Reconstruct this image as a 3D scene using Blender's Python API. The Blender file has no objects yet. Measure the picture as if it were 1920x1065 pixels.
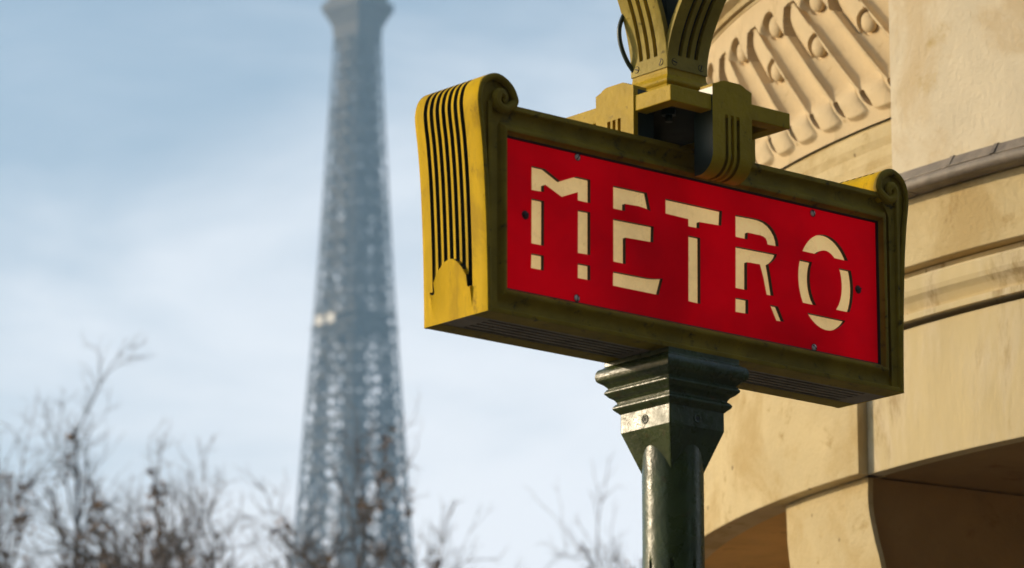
import bpy, bmesh, math, random
import numpy as np
from mathutils import Vector, Matrix
from mathutils.geometry import tessellate_polygon

R_ = math.radians
scene = bpy.context.scene
COL = scene.collection
random.seed(7)

# ------------------------------------------------------------------ camera, sky, sun, exposure
PITCH = 13.9286
cam_d = bpy.data.cameras.new("camera")
cam = bpy.data.objects.new("camera", cam_d)
COL.objects.link(cam)
cam.location = (0, 0, 1.6)
cam.rotation_euler = (R_(90 + PITCH), 0, 0)
cam_d.sensor_width = 36.0
cam_d.lens = 8179.22 / 1920 * 36.0
cam_d.clip_start = 0.1
cam_d.clip_end = 6000
cam_d.dof.use_dof = True
cam_d.dof.focus_distance = 9.9
cam_d.dof.aperture_fstop = 7.6
scene.camera = cam

SUN_EL, SUN_AZ = 15.0, 281.0
world = bpy.data.worlds.new("World")
scene.world = world
world.use_nodes = True
wn, wl = world.node_tree.nodes, world.node_tree.links
wn.clear()
w_out = wn.new("ShaderNodeOutputWorld")
w_bg = wn.new("ShaderNodeBackground")
w_bg.inputs["Strength"].default_value = 0.142
w_sky = wn.new("ShaderNodeTexSky")
w_sky.sky_type = 'NISHITA'
w_sky.sun_disc = False
w_sky.sun_elevation = R_(SUN_EL)
w_sky.sun_rotation = R_(SUN_AZ)
w_sky.dust_density = 1.2
w_sky.ozone_density = 1.15
w_tc = wn.new("ShaderNodeTexCoord")
w_dot = wn.new("ShaderNodeVectorMath"); w_dot.operation = 'DOT_PRODUCT'
w_dot.inputs[1].default_value = (0.55, 0.60, -0.83)
wl.new(w_tc.outputs["Generated"], w_dot.inputs[0])
w_map = wn.new("ShaderNodeMapping")
w_map.inputs["Rotation"].default_value = (0, R_(34), 0)
w_map.inputs["Scale"].default_value = (9, 9, 24)
wl.new(w_tc.outputs["Generated"], w_map.inputs["Vector"])
w_no = wn.new("ShaderNodeTexNoise")
w_no.inputs["Scale"].default_value = 1.0
w_no.inputs["Detail"].default_value = 5.0
w_no.inputs["Roughness"].default_value = 0.55
w_no.inputs["Distortion"].default_value = 0.4
wl.new(w_map.outputs["Vector"], w_no.inputs["Vector"])
w_ns = wn.new("ShaderNodeMath"); w_ns.operation = 'MULTIPLY_ADD'
w_ns.inputs[1].default_value = 0.22
w_ns.inputs[2].default_value = -0.11
wl.new(w_no.outputs["Fac"], w_ns.inputs[0])
w_add = wn.new("ShaderNodeMath"); w_add.operation = 'ADD'
wl.new(w_dot.outputs["Value"], w_add.inputs[0])
wl.new(w_ns.outputs[0], w_add.inputs[1])
w_rng = wn.new("ShaderNodeMapRange")
w_rng.interpolation_type = 'SMOOTHSTEP'
w_rng.inputs["From Min"].default_value = 0.26
w_rng.inputs["From Max"].default_value = 0.43
w_rng.inputs["To Min"].default_value = 0.11
w_rng.inputs["To Max"].default_value = 0.92
wl.new(w_add.outputs[0], w_rng.inputs["Value"])
w_mix = wn.new("ShaderNodeMix"); w_mix.data_type = 'RGBA'
w_mix.inputs[7].default_value = (7.1, 7.0, 7.15, 1)
wl.new(w_rng.outputs["Result"], w_mix.inputs[0])
wl.new(w_sky.outputs["Color"], w_mix.inputs[6])
wl.new(w_mix.outputs[2], w_bg.inputs["Color"])
wl.new(w_bg.outputs[0], w_out.inputs["Surface"])

sun_d = bpy.data.lights.new("sun", 'SUN')
sun_d.energy = 3.75
sun_d.angle = R_(0.53)
sun_d.color = (1.0, 0.82, 0.58)
sun = bpy.data.objects.new("sun", sun_d)
COL.objects.link(sun)
sd = Vector((math.sin(R_(SUN_AZ)) * math.cos(R_(SUN_EL)), math.cos(R_(SUN_AZ)) * math.cos(R_(SUN_EL)), math.sin(R_(SUN_EL))))
sun.rotation_euler = sd.to_track_quat('Z', 'Y').to_euler()
sun.location = sd * 60

scene.view_settings.view_transform = 'Standard'
scene.view_settings.look = 'None'
scene.view_settings.gamma = 1
scene.view_settings.use_curve_mapping = False
scene.view_settings.exposure = 0.4
scene.render.engine = 'CYCLES'
scene.cycles.use_denoising = True
scene.cycles.max_bounces = 6
scene.cycles.volume_bounces = 0
scene.cycles.sample_clamp_indirect = 6

# ------------------------------------------------------------------ helpers
class MB:
    """collects faces, then links them as one mesh object"""
    def __init__(s):
        s.v, s.f, s.m, s.sm = [], [], [], []
    def add(s, verts, faces, mi=0, smooth=False):
        o = len(s.v)
        s.v.extend([tuple(map(float, p)) for p in verts])
        for f in faces:
            s.f.append(tuple(i + o for i in f)); s.m.append(mi); s.sm.append(smooth)
    def grid(s, pts, mi=0, smooth=False, closeu=False, flip=False, mfun=None):
        """pts[i][j] -> 3D"""
        nu, nv = len(pts), len(pts[0])
        o = len(s.v)
        for row in pts:
            s.v.extend([tuple(map(float, p)) for p in row])
        for i in range(nu if closeu else nu - 1):
            i2 = (i + 1) % nu
            for j in range(nv - 1):
                q = (o + i * nv + j, o + i2 * nv + j, o + i2 * nv + j + 1, o + i * nv + j + 1)
                s.f.append(q[::-1] if flip else q)
                s.m.append(mi if mfun is None else mfun(i, j)); s.sm.append(smooth)
    def box(s, lo, hi, mi=0):
        x0, y0, z0 = lo; x1, y1, z1 = hi
        s.add([(x0, y0, z0), (x1, y0, z0), (x1, y1, z0), (x0, y1, z0), (x0, y0, z1), (x1, y0, z1), (x1, y1, z1), (x0, y1, z1)],
              [(0, 3, 2, 1), (4, 5, 6, 7), (0, 1, 5, 4), (1, 2, 6, 5), (2, 3, 7, 6), (3, 0, 4, 7)], mi)
    def bar(s, p, q, w, mi=0, w2=None):
        p, q = Vector(p), Vector(q)
        d = (q - p).normalized()
        u = d.cross(Vector((0, 0, 1)))
        if u.length < 1e-3: u = Vector((1, 0, 0))
        u.normalize(); n = d.cross(u)
        a, b = u * w / 2, n * (w2 or w) / 2
        vs = [p - a - b, p + a - b, p + a + b, p - a + b, q - a - b, q + a - b, q + a + b, q - a + b]
        s.add(vs, [(0, 3, 2, 1), (4, 5, 6, 7), (0, 1, 5, 4), (1, 2, 6, 5), (2, 3, 7, 6), (3, 0, 4, 7)], mi)
    def tube(s, pts, rad, n=6, mi=0, smooth=True, caps=True, ref=None):
        pts = [Vector(p) for p in pts]
        if not hasattr(rad, '__len__'): rad = [rad] * len(pts)
        rows = []; u = Vector(ref) if ref else None
        for i, p in enumerate(pts):
            d = (pts[min(i + 1, len(pts) - 1)] - pts[max(i - 1, 0)])
            if d.length < 1e-9: d = Vector((0, 0, 1))
            d.normalize()
            if u is None:
                u = d.cross(Vector((0.31, 0.77, 0.55)))
            u = (u - d * u.dot(d)); u.normalize()
            w = d.cross(u)
            rows.append([p + (u * math.cos(k * 2 * math.pi / n) + w * math.sin(k * 2 * math.pi / n)) * rad[i] for k in range(n)] )
        o = len(s.v)
        for r in rows: s.v.extend([tuple(x) for x in r])
        for i in range(len(rows) - 1):
            for k in range(n):
                k2 = (k + 1) % n
                s.f.append((o + i * n + k, o + i * n + k2, o + (i + 1) * n + k2, o + (i + 1) * n + k)); s.m.append(mi); s.sm.append(smooth)
        if caps:
            s.f.append(tuple(o + k for k in range(n))[::-1]); s.m.append(mi); s.sm.append(False)
            b = o + (len(rows) - 1) * n
            s.f.append(tuple(b + k for k in range(n))); s.m.append(mi); s.sm.append(False)
    def prism(s, poly, fn, d0, d1, mi=0, holes=(), mside=None, cap0=True, cap1=True):
        """polygon (u,w) with holes extruded from depth d0 to d1; fn(u,w,d)->3D"""
        loops = [poly] + list(holes)
        flat = [p for l in loops for p in l]
        tri = tessellate_polygon([[Vector((p[0], p[1], 0)) for p in l] for l in loops])
        n = len(flat); o = len(s.v)
        for d in (d0, d1):
            s.v.extend([tuple(fn(p[0], p[1], d)) for p in flat])
        for t in tri:
            if cap0: s.f.append(tuple(o + i for i in t)); s.m.append(mi); s.sm.append(False)
            if cap1: s.f.append(tuple(o + n + i for i in t[::-1])); s.m.append(mi); s.sm.append(False)
        k = 0
        for li, l in enumerate(loops):
            for i in range(len(l)):
                a, b = k + i, k + (i + 1) % len(l)
                s.f.append((o + a, o + b, o + n + b, o + n + a)); s.m.append(mi if mside is None else mside); s.sm.append(False)
            k += len(l)
    def mesh(s, name, mats, recalc=True, auto=None):
        me = bpy.data.meshes.new(name)
        me.from_pydata(s.v, [], s.f)
        for m in mats: me.materials.append(m)
        me.polygons.foreach_set("material_index", s.m)
        me.polygons.foreach_set("use_smooth", s.sm)
        if recalc:
            bm = bmesh.new(); bm.from_mesh(me)
            bmesh.ops.recalc_face_normals(bm, faces=bm.faces)
            bm.to_mesh(me); bm.free()
        me.update()
        return me
    def build(s, name, mats, parent=None, recalc=True, weld=0, auto=None):
        if not isinstance(mats, (list, tuple)): mats = [mats]
        me = s.mesh(name, mats, recalc)
        if weld or auto:
            bm = bmesh.new(); bm.from_mesh(me)
            if weld: bmesh.ops.remove_doubles(bm, verts=bm.verts, dist=weld)
            if auto:
                bm.edges.ensure_lookup_table()
                for f in bm.faces: f.smooth = True
                for e in bm.edges:
                    if len(e.link_faces) == 2 and e.calc_face_angle(0) > R_(auto): e.smooth = False
            bm.to_mesh(me); bm.free()
        o = bpy.data.objects.new(name, me)
        COL.objects.link(o)
        if parent: o.parent = parent
        return o

def bevel(o, w, seg=2, ang=35):
    m = o.modifiers.new("bevel", 'BEVEL'); m.width = w; m.segments = seg; m.limit_method = 'ANGLE'; m.angle_limit = R_(ang)
    m.harden_normals = False
    return o

def tag(o, label=None, cat=None, group=None, kind=None):
    if label: o['label'] = label
    if cat: o['category'] = cat
    if group: o['group'] = group
    if kind: o['kind'] = kind
    return o

def empty(name, loc=(0, 0, 0), rz=0):
    o = bpy.data.objects.new(name, None)
    o.empty_display_size = 0.2
    o.location = loc; o.rotation_euler = (0, 0, rz)
    COL.objects.link(o)
    return o

def dup(o, parent, rz=0.0, loc=None):
    c = o.copy(); COL.objects.link(c); c.parent = parent
    if loc is not None: c.location = loc
    if rz: c.rotation_euler = (o.rotation_euler[0], o.rotation_euler[1], o.rotation_euler[2] + rz)
    return c

def catmull(P, n):
    out = []
    P = [np.array(p, float) for p in P]
    for i in range(len(P) - 1):
        p0 = P[i - 1] if i else 2 * P[0] - P[1]
        p1, p2 = P[i], P[i + 1]
        p3 = P[i + 2] if i + 2 < len(P) else 2 * P[-1] - P[-2]
        for k in range(n):
            t = k / n
            out.append(0.5 * (2 * p1 + (p2 - p0) * t + (2 * p0 - 5 * p1 + 4 * p2 - p3) * t * t + (3 * p1 - p0 - 3 * p2 + p3) * t ** 3))
    out.append(P[-1])
    return out

# ------------------------------------------------------------------ materials
def mat(name, base, rough=0.6, var=0.0, vscale=8.0, dark=None, dscale=5.0, damt=0.0, bump=0.0, bscale=40.0, spec=0.5,
        metallic=0.0, emis=None, estr=0.0, evar=0.0, stretch=(1, 1, 1), rvar=0.0, detail=6.0, specks=0, scol=(0.22, 0.15, 0.07), second=None, s2scale=3.0, s2lo=0.45, s2hi=0.65):
    m = bpy.data.materials.new(name); m.use_nodes = True
    nt = m.node_tree; N, L = nt.nodes, nt.links
    b = N["Principled BSDF"]
    b.inputs["Roughness"].default_value = rough
    b.inputs["Metallic"].default_value = metallic
    b.inputs["Specular IOR Level"].default_value = spec
    tc = N.new("ShaderNodeTexCoord")
    mp = N.new("ShaderNodeMapping"); mp.inputs["Scale"].default_value = stretch
    L.new(tc.outputs["Object"], mp.inputs["Vector"])
    def noise(scale, det=detail, rg=0.6, dist=0.0):
        n = N.new("ShaderNodeTexNoise")
        n.inputs["Scale"].default_value = scale; n.inputs["Detail"].default_value = det
        n.inputs["Roughness"].default_value = rg; n.inputs["Distortion"].default_value = dist
        L.new(mp.outputs["Vector"], n.inputs["Vector"])
        return n.outputs["Fac"]
    def ramp(sock, lo, hi):
        r = N.new("ShaderNodeMapRange"); r.interpolation_type = 'SMOOTHSTEP'
        r.inputs["From Min"].default_value = lo; r.inputs["From Max"].default_value = hi
        L.new(sock, r.inputs["Value"]); return r.outputs["Result"]
    def mix(fac, a, c):
        x = N.new("ShaderNodeMix"); x.data_type = 'RGBA'
        L.new(fac, x.inputs[0])
        if isinstance(a, tuple): x.inputs[6].default_value = a
        else: L.new(a, x.inputs[6])
        x.inputs[7].default_value = c
        return x.outputs[2]
    col = (*base, 1)
    if var:
        lo = tuple(max(0, c * (1 - var)) for c in base); hi = tuple(min(1, c * (1 + var)) for c in base)
        col = mix(ramp(noise(vscale), 0.3, 0.7), (*lo, 1), (*hi, 1))
    if second:
        col = mix(ramp(noise(s2scale, 8, 0.65, 0.6), s2lo, s2hi), col, (*second, 1))
    if dark and damt:
        f = ramp(noise(dscale, 10, 0.7, 0.3), 0.66 - 0.2 * damt, 0.78 - 0.1 * damt)
        col = mix(f, col, (*dark, 1))
    if specks:
        vo = N.new("ShaderNodeTexVoronoi"); vo.inputs["Scale"].default_value = specks
        L.new(mp.outputs["Vector"], vo.inputs["Vector"])
        r1 = N.new("ShaderNodeMapRange"); r1.inputs["From Min"].default_value = 0.13; r1.inputs["From Max"].default_value = 0.06
        L.new(vo.outputs["Distance"], r1.inputs["Value"])
        sep = N.new("ShaderNodeSeparateColor"); L.new(vo.outputs["Color"], sep.inputs[0])
        gt = N.new("ShaderNodeMath"); gt.operation = 'GREATER_THAN'; gt.inputs[1].default_value = 0.72
        L.new(sep.outputs[0], gt.inputs[0])
        ml = N.new("ShaderNodeMath"); ml.operation = 'MULTIPLY'; ml.use_clamp = True
        L.new(r1.outputs[0], ml.inputs[0]); L.new(gt.outputs[0], ml.inputs[1])
        col = mix(ml.outputs[0], col, (*scol, 1))
    if isinstance(col, tuple): b.inputs["Base Color"].default_value = col
    else: L.new(col, b.inputs["Base Color"])
    if rvar:
        r = N.new("ShaderNodeMapRange")
        r.inputs["To Min"].default_value = max(0.02, rough - rvar); r.inputs["To Max"].default_value = min(1, rough + rvar)
        r.inputs["From Min"].default_value = 0.3; r.inputs["From Max"].default_value = 0.7
        L.new(noise(vscale * 2.3), r.inputs["Value"]); L.new(r.outputs[0], b.inputs["Roughness"])
    if bump:
        bp = N.new("ShaderNodeBump"); bp.inputs["Strength"].default_value = 1.0; bp.inputs["Distance"].default_value = bump
        L.new(noise(bscale, 5), bp.inputs["Height"]); L.new(bp.outputs[0], b.inputs["Normal"])
    if emis:
        b.inputs["Emission Color"].default_value = (*emis, 1); b.inputs["Emission Strength"].default_value = estr
        if evar:
            lo = tuple(c * (1 - evar) for c in emis); hi = tuple(c * (1 + evar * 0.6) for c in emis)
            L.new(mix(ramp(noise(3.2, 4, 0.6, 0.5), 0.3, 0.7), (*lo, 1), (*hi, 1)), b.inputs["Emission Color"])
    return m

M_PAINT = mat("ochre_paint", (0.66, 0.415, 0.010), 0.55, 0.10, 9, (0.16, 0.085, 0.015), 24, 0.42, 0.0014, 60, 0.03, second=(0.47, 0.29, 0.012), s2scale=9, stretch=(1, 1, 0.45))
M_FRAME = mat("shade_darkened_ochre_paint", (0.29, 0.195, 0.016), 0.6, 0.22, 12, (0.035, 0.027, 0.012), 30, 0.6, 0.0012, 70, 0.12)  # ochre paint with the front's shade put into the colour, plus random grime
M_RECESS = mat("groove_paint_and_recess_shade", (0.018, 0.02, 0.010), 0.75, 0.3, 30)  # green-black groove paint, also painted-in shade for yoke cavity and clamp slots
M_UNDER = mat("sooty_underside_paint", (0.27, 0.215, 0.15), 0.7, 0.2, 14, (0.02, 0.018, 0.014), 22, 0.45, 0.001, 60)
M_YOKE = mat("mustard_paint", (0.45, 0.295, 0.012), 0.5, 0.12, 14, (0.05, 0.035, 0.012), 40, 0.35, 0.002, 70, 0.12)
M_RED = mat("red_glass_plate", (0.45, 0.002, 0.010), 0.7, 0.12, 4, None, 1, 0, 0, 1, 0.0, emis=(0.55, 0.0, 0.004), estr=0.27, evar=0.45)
M_EDGE = mat("shade_black_edge", (0.008, 0.006, 0.004), 0.7)  # black that paints in the shade inside cut-outs and under the frame lip
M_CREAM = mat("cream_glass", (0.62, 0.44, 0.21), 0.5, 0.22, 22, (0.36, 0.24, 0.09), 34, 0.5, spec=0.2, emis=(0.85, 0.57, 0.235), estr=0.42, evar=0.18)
M_ARM = mat("weathered_olive_paint", (0.36, 0.27, 0.045), 0.55, 0.14, 16, (0.05, 0.04, 0.015), 40, 0.4, 0.002, 70, 0.15)
M_SCREW = mat("steel_screw", (0.95, 0.90, 0.82), 0.3, 0.05, 80, spec=1.0)
M_DARKSCREW = mat("rusty_screw", (0.05, 0.02, 0.012), 0.6)
M_POST = mat("bottle_green_gloss_paint", (0.046, 0.062, 0.018), 0.30, 0.3, 12, (0.07, 0.05, 0.012), 26, 0.5, 0.0016, 55, 0.38, rvar=0.10)
M_CORE = mat("dark_green_core_and_shade", (0.022, 0.036, 0.024), 0.35, 0.2, 20)
M_GLOBE = mat("opal_globe", (0.8, 0.78, 0.72), 0.2)
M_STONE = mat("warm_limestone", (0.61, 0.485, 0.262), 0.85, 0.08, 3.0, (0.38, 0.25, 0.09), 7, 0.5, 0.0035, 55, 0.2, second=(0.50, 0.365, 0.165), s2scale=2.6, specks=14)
M_STONE_PALE = mat("pale_washed_limestone", (0.70, 0.60, 0.42), 0.85, 0.06, 4.0, (0.50, 0.36, 0.15), 3.4, 0.5, 0.003, 50, 0.2, second=(0.62, 0.49, 0.30), s2scale=3.0, specks=9)
M_STONE_STREAK = mat("streaked_limestone", (0.60, 0.48, 0.258), 0.85, 0.08, 3.0, (0.34, 0.225, 0.085), 7, 0.7, 0.0022, 40, 0.2, second=(0.67, 0.56, 0.37), s2scale=7, s2lo=0.4, s2hi=0.75, stretch=(1, 1, 0.28), specks=22)
M_STONE_FRIEZE = mat("carved_limestone", (0.62, 0.475, 0.272), 0.85, 0.07, 6.0, (0.36, 0.23, 0.09), 10, 0.45, 0.002, 80, 0.2)
M_STONE_IN = mat("shade_darkened_gallery_stone", (0.35, 0.225, 0.095), 0.9, 0.12, 3.0, (0.22, 0.11, 0.03), 5, 0.4, 0.003, 40, 0.2)  # gallery stone with the interior's shade put into the colour
M_STONE_BOUNCE = mat("bounce_lit_gallery_stone", (0.72, 0.45, 0.15), 0.9, 0.12, 3.0, (0.36, 0.2, 0.06), 5, 0.4, 0.003, 40, 0.2)  # lighter copy of the gallery stone, sun bounce put into the colour
M_LEAD = mat("grey_lead", (0.21, 0.17, 0.125), 0.6, 0.22, 14, (0.08, 0.06, 0.045), 20, 0.5, 0.003, 40, 0.5)
M_IRON = mat("tower_iron", (0.11, 0.095, 0.082), 0.7, 0.15, 0.2, spec=0.2)
M_GLINT = mat("tower_glint_paint", (0.70, 0.64, 0.55), 0.5)
M_BARK = mat("grey_brown_bark", (0.12, 0.084, 0.055), 0.9, 0.25, 3)
M_BARK2 = mat("grey_bark", (0.10, 0.09, 0.08), 0.9, 0.25, 3)
M_LEAF = mat("withered_leaf", (0.21, 0.11, 0.04), 0.8, 0.35, 2)
M_PAVE = mat("asphalt_pavement", (0.14, 0.13, 0.12), 0.9, 0.2, 2, bump=0.003, bscale=60)
M_GROUND = mat("ground_earth", (0.12, 0.11, 0.09), 0.95, 0.2, 0.05)

# ------------------------------------------------------------------ ground
g = MB()
g.add([(-1000, -300, -0.02), (1000, -300, -0.02), (1000, 1100, -0.02), (-1000, 1100, -0.02)], [(0, 1, 2, 3)])
tag(g.build("ground", M_GROUND), kind='structure')
g = MB()
g.box((-30, -12, -0.015), (30, 34, 0.0))
tag(g.build("pavement", M_PAVE), kind='structure')

# ------------------------------------------------------------------ round stone pavilion
CX, CY, RR = 4.1132, 14.2911, 3.6165
ZC = 1.6
pav = empty("stone_pavilion", (CX, CY, 0))
tag(pav, "cream limestone round pavilion with fluted frieze and lead ledge behind the sign", "building")
def cyl(n, r, z):
    a = R_(n)
    return (r * math.sin(a), r * math.cos(a), z)
def arc(mb, n0, n1, prof, step=0.5, mi=0, smooth=False, ends=False, mfun=None):
    k = max(2, int(abs(n1 - n0) / step) + 1)
    ns = np.linspace(n0, n1, k)
    mb.grid([[cyl(n, r, z + ZC) for (r, z) in prof] for n in ns], mi, smooth, mfun=mfun)
    if ends:
        for n in (n0, n1):
            mb.add([cyl(n, r, z + ZC) for (r, z) in prof], [tuple(range(len(prof)))], mi)
ZB = 2.5174
# outer block left of the joint, proud of the wall
b = MB()
arc(b, 239.2, 300, [(RR - 0.10, 2.925), (RR - 0.10, ZB), (RR, ZB), (RR, 2.925)], ends=True)
o = b.build("proud_wall_block", M_STONE, pav); bevel(o, 0.004)
# wall right of the joint
b = MB()
arc(b, 150, 239.6, [(RR - 0.085, 2.912), (RR - 0.085, ZB), (RR - 0.035, ZB), (RR - 0.035, 2.912)], ends=True)
o = b.build("set_back_wall", M_STONE_STREAK, pav); bevel(o, 0.003)
# string course with its grooves
b = MB()
arc(b, 150, 300, [(RR - 0.28, 2.9285), (RR - 0.012, 2.9285), (RR - 0.012, 2.947), (RR - 0.040, 2.951), (RR - 0.036, 2.962), (RR - 0.024, 2.982),
                  (RR - 0.010, 2.998), (RR - 0.006, 3.012), (RR - 0.006, 3.046), (RR - 0.012, 3.054), (RR - 0.045, 3.056), (RR - 0.045, 3.08), (RR - 0.28, 3.081)], smooth=False)
o = b.build("string_course", M_STONE_STREAK, pav)
# plain wall between string course and ledge
b = MB()
arc(b, 150, 300, [(RR - 0.28, 3.0835), (RR, 3.0835), (RR, 3.284), (RR - 0.28, 3.284)], ends=True)
o = b.build("plain_wall_band", M_STONE, pav); bevel(o, 0.003)
# stone slab above the ledge
b = MB()
arc(b, 150, 236.05, [(RR - 0.35, 3.34), (RR + 0.005, 3.34), (RR + 0.005, 4.9), (RR - 0.35, 4.9)], ends=True)
o = b.build("upper_slab", M_STONE_PALE, pav); bevel(o, 0.006)
# lead ledge: two overlapping strips in sheets
b = MB()
arc(b, 150, 236.6, [(RR - 0.2, 3.2865), (RR + 0.008, 3.2865), (RR + 0.008, 3.324), (RR + 0.003, 3.338), (RR - 0.2, 3.338)], ends=True)
b.build("ledge_core", M_STONE, pav)
cuts = [236.6, 231.75, 229.0, 222.0, 214, 206, 198, 190]
for i in range(len(cuts) - 1):
    b = MB()
    d = 0.002 * (i % 2)
    arc(b, cuts[i] - 0.03, cuts[i + 1] + 0.03, [(RR + 0.006, 3.344), (RR + 0.010, 3.361 + d), (RR + 0.022, 3.360), (RR + 0.040 + d, 3.330), (RR + 0.040 + d, 3.326), (RR + 0.006, 3.326)], 0.35, ends=True)
    # seam cap
    arc(b, cuts[i] - 0.02, cuts[i] - 0.24, [(RR + 0.008, 3.343), (RR + 0.012, 3.3635), (RR + 0.024, 3.3625), (RR + 0.0445, 3.329), (RR + 0.006, 3.327)], 0.1, ends=True)
    o = b.build("lead_strip", M_LEAD, pav); bevel(o, 0.002)
cuts2 = [236.7, 234.15, 226.5, 217, 208, 199, 190]
for i in range(len(cuts2) - 1):
    b = MB()
    prof = [(RR + 0.006, 3.322)] + [(RR + 0.050 + 0.015 * math.cos(t), 3.302 + 0.018 * math.sin(t)) for t in np.linspace(R_(110), R_(-120), 9)] + [(RR + 0.006, 3.2835)]
    w = 0.002 * (i % 2)
    arc(b, cuts2[i] - 0.04, cuts2[i + 1] + 0.04, [(r + w, z) for r, z in prof], 0.35, smooth=True, ends=True)
    o = b.build("lead_roll", M_LEAD, pav)

# frieze zone: plain bed, border groove, carved blocks, rim
FR = RR - 0.083
b = MB()
arc(b, 235.5, 300, [(FR - 0.3, 3.287), (FR + 0.02, 3.287), (FR + 0.02, 3.43), (FR + 0.006, 3.445), (FR + 0.010, 3.47), (FR + 0.004, 3.505), (FR + 0.012, 3.53),
                    (FR + 0.012, 3.565), (FR + 0.006, 3.567), (FR - 0.012, 3.570), (FR - 0.012, 3.5875), (FR - 0.03, 3.589), (FR - 0.3, 3.589)], smooth=False)
b.build("frieze_bed", M_STONE, pav)
PER = R_(4.688) * FR                       # one carved block = two flutes
W1 = PER / 2
Z0, Z1 = 3.587, 4.176
def sstep(a, b_, x):
    t = np.clip((x - a) / (b_ - a), 0, 1); return t * t * (3 - 2 * t)
def relief(s, z):
    """depth of the carving, s along the wall (leftwards), z up"""
    q = (s - 0.98 * (z - 3.6725) + 0.0125) / W1
    k = np.floor(q); u = q - k
    even = (np.mod(k, 2) == 0)
    top = np.where(even, 3.965, 4.098)
    # concave flute with a flat arris
    uu = np.clip((u - 0.10) / 0.90, 0, 1)
    conc = -(0.012 + 0.030 * np.sqrt(np.clip(1 - (2 * uu - 1) ** 2, 0, 1))) * np.where(u > 0.10, 1, 0)
    # rounded upper end
    endd = sstep(0, 0.022, top - z - 0.03 * (2 * u - 1) ** 2)
    # cable in the lower part
    conv = 0.018 * np.sqrt(np.clip(1 - ((u - 0.57) / 0.38) ** 2, 0, 1))
    zb = 3.612 + 0.022 * (1 - np.sqrt(np.clip(1 - ((u - 0.58) / 0.40) ** 2, 0, 1)))
    conv = conv * sstep(0, 0.016, z - zb) 
    m = sstep(3.672, 3.775, z)
    h = conv * (1 - m) + conc * m * endd
    # deep drill hole under each arris
    s0 = (q - np.round(q)) * W1
    h = np.minimum(h, -0.045 * sstep(1.0, 0.7, np.hypot((s0 + 0.004) / 0.019, (z - 3.678) / 0.032)) + np.where(np.hypot((s0 + 0.004) / 0.019, (z - 3.678) / 0.032) < 1, -0.03, 9))
    # dark slot and sunk tablet over the short flutes
    sc = 0.4625 + (z - 4.05) * 0.02 + 0.018 * np.cos((z - 4.05) * 22) - 0.016
    ds = np.mod(s - sc + PER / 2, PER) - PER / 2
    slot = (np.abs(ds) < 0.016) & (z > 4.000) & (z < 4.096)
    along = (z - 3.924) + 0.98 * (ds + 0.158)
    tab = even & (ds < 0.0) & (ds > -0.18) & (along > 0.050) & (z > 3.90) & (z < 4.10)
    h = np.where(tab, np.where((u < 0.13) | (u > 0.93), -0.034, -0.010 - 0.10 * np.clip(u - 0.5, 0, 1) ** 2), h)
    h = np.where(slot, -0.075, h)
    # cup round the eggs
    for (es, ez, rs, rz) in ((0.5953, 4.0734, 0.047, 0.043), (0.5870, 3.9240, 0.044, 0.040)):
        d = np.mod(s - es + PER / 2, PER) - PER / 2
        e = np.hypot(d / rs, (z - ez) / rz)
        h = np.where(e < 1, np.minimum(h, -0.040), h)
    return h
NS = 170
ss = np.linspace(0, PER, NS + 1)
zz = np.concatenate([np.linspace(Z0, 3.72, 72), np.linspace(3.7222, 3.88, 44), np.linspace(3.882, Z1, 140)])
S, Zg = np.meshgrid(ss, zz, indexing='ij')
H = relief(S, Zg)
H[:, 0] = 0; H[:, -1] = 0
NREF = 238.0
b = MB()
def carve_pt(s, z, h):
    return cyl(NREF + math.degrees(s / FR), FR + h, z + ZC)
sref = R_(NREF - 240) * FR
H = relief(S + sref, Zg); H[:, 0] = 0; H[:, -1] = 0
b.grid([[carve_pt(S[i, j], Zg[i, j], H[i, j]) for j in range(len(zz))] for i in range(NS + 1)], smooth=True)
egg = MB()
def add_egg(mb, es, ez, rs, rz, rd):
    d = (es - sref) % PER
    n = NREF + math.degrees(d / FR)
    rows = []
    for i in range(13):
        th = math.pi * i / 12
        row = []
        for j in range(16):
            ph = 2 * math.pi * j / 16
            u_, v_, w_ = math.sin(th) * math.cos(ph), math.cos(th), math.sin(th) * math.sin(ph)
            taper = 1 - 0.18 * v_
            row.append(cyl(n + math.degrees((u_ * rs * taper + v_ * rz * 0.25) / FR), FR - 0.030 + w_ * rd, ez + v_ * rz + ZC))
        rows.append(row + [row[0]])
    mb.grid(rows, smooth=True)
add_egg(egg, 0.5953, 4.0734, 0.036, 0.037, 0.019)
egg2 = MB()
add_egg(egg2, 0.5870, 3.9240, 0.034, 0.034, 0.019)
blk0 = b.build("frieze_block", M_STONE_FRIEZE, pav, recalc=True, auto=42)
e0 = egg.build("carved_egg", M_STONE_FRIEZE, blk0); e1 = egg2.build("carved_egg", M_STONE_FRIEZE, blk0)
for k in list(range(1, 12)):
    c = dup(blk0, pav, rz=-R_(4.688) * k)
    for e in (e0, e1):
        ec = e.copy(); COL.objects.link(ec); ec.parent = c
c = dup(blk0, pav, rz=R_(4.688))
for e in (e0, e1):
    ec = e.copy(); COL.objects.link(ec); ec.parent = c
b = MB()
arc(b, 235.5, 300, [(FR - 0.3, 4.174), (FR + 0.004, 4.174), (FR + 0.004, 4.180), (FR - 0.012, 4.182), (FR - 0.012, 4.188), (FR + 0.012, 4.190), (FR + 0.018, 4.204),
                    (FR + 0.045, 4.216), (FR + 0.050, 4.235), (FR + 0.085, 4.30), (FR + 0.09, 4.36), (FR + 0.02, 4.39), (FR + 0.02, 4.9), (FR - 0.3, 4.9)], smooth=False)
b.build("rim_moulding", M_STONE, pav)
b = MB()
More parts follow.
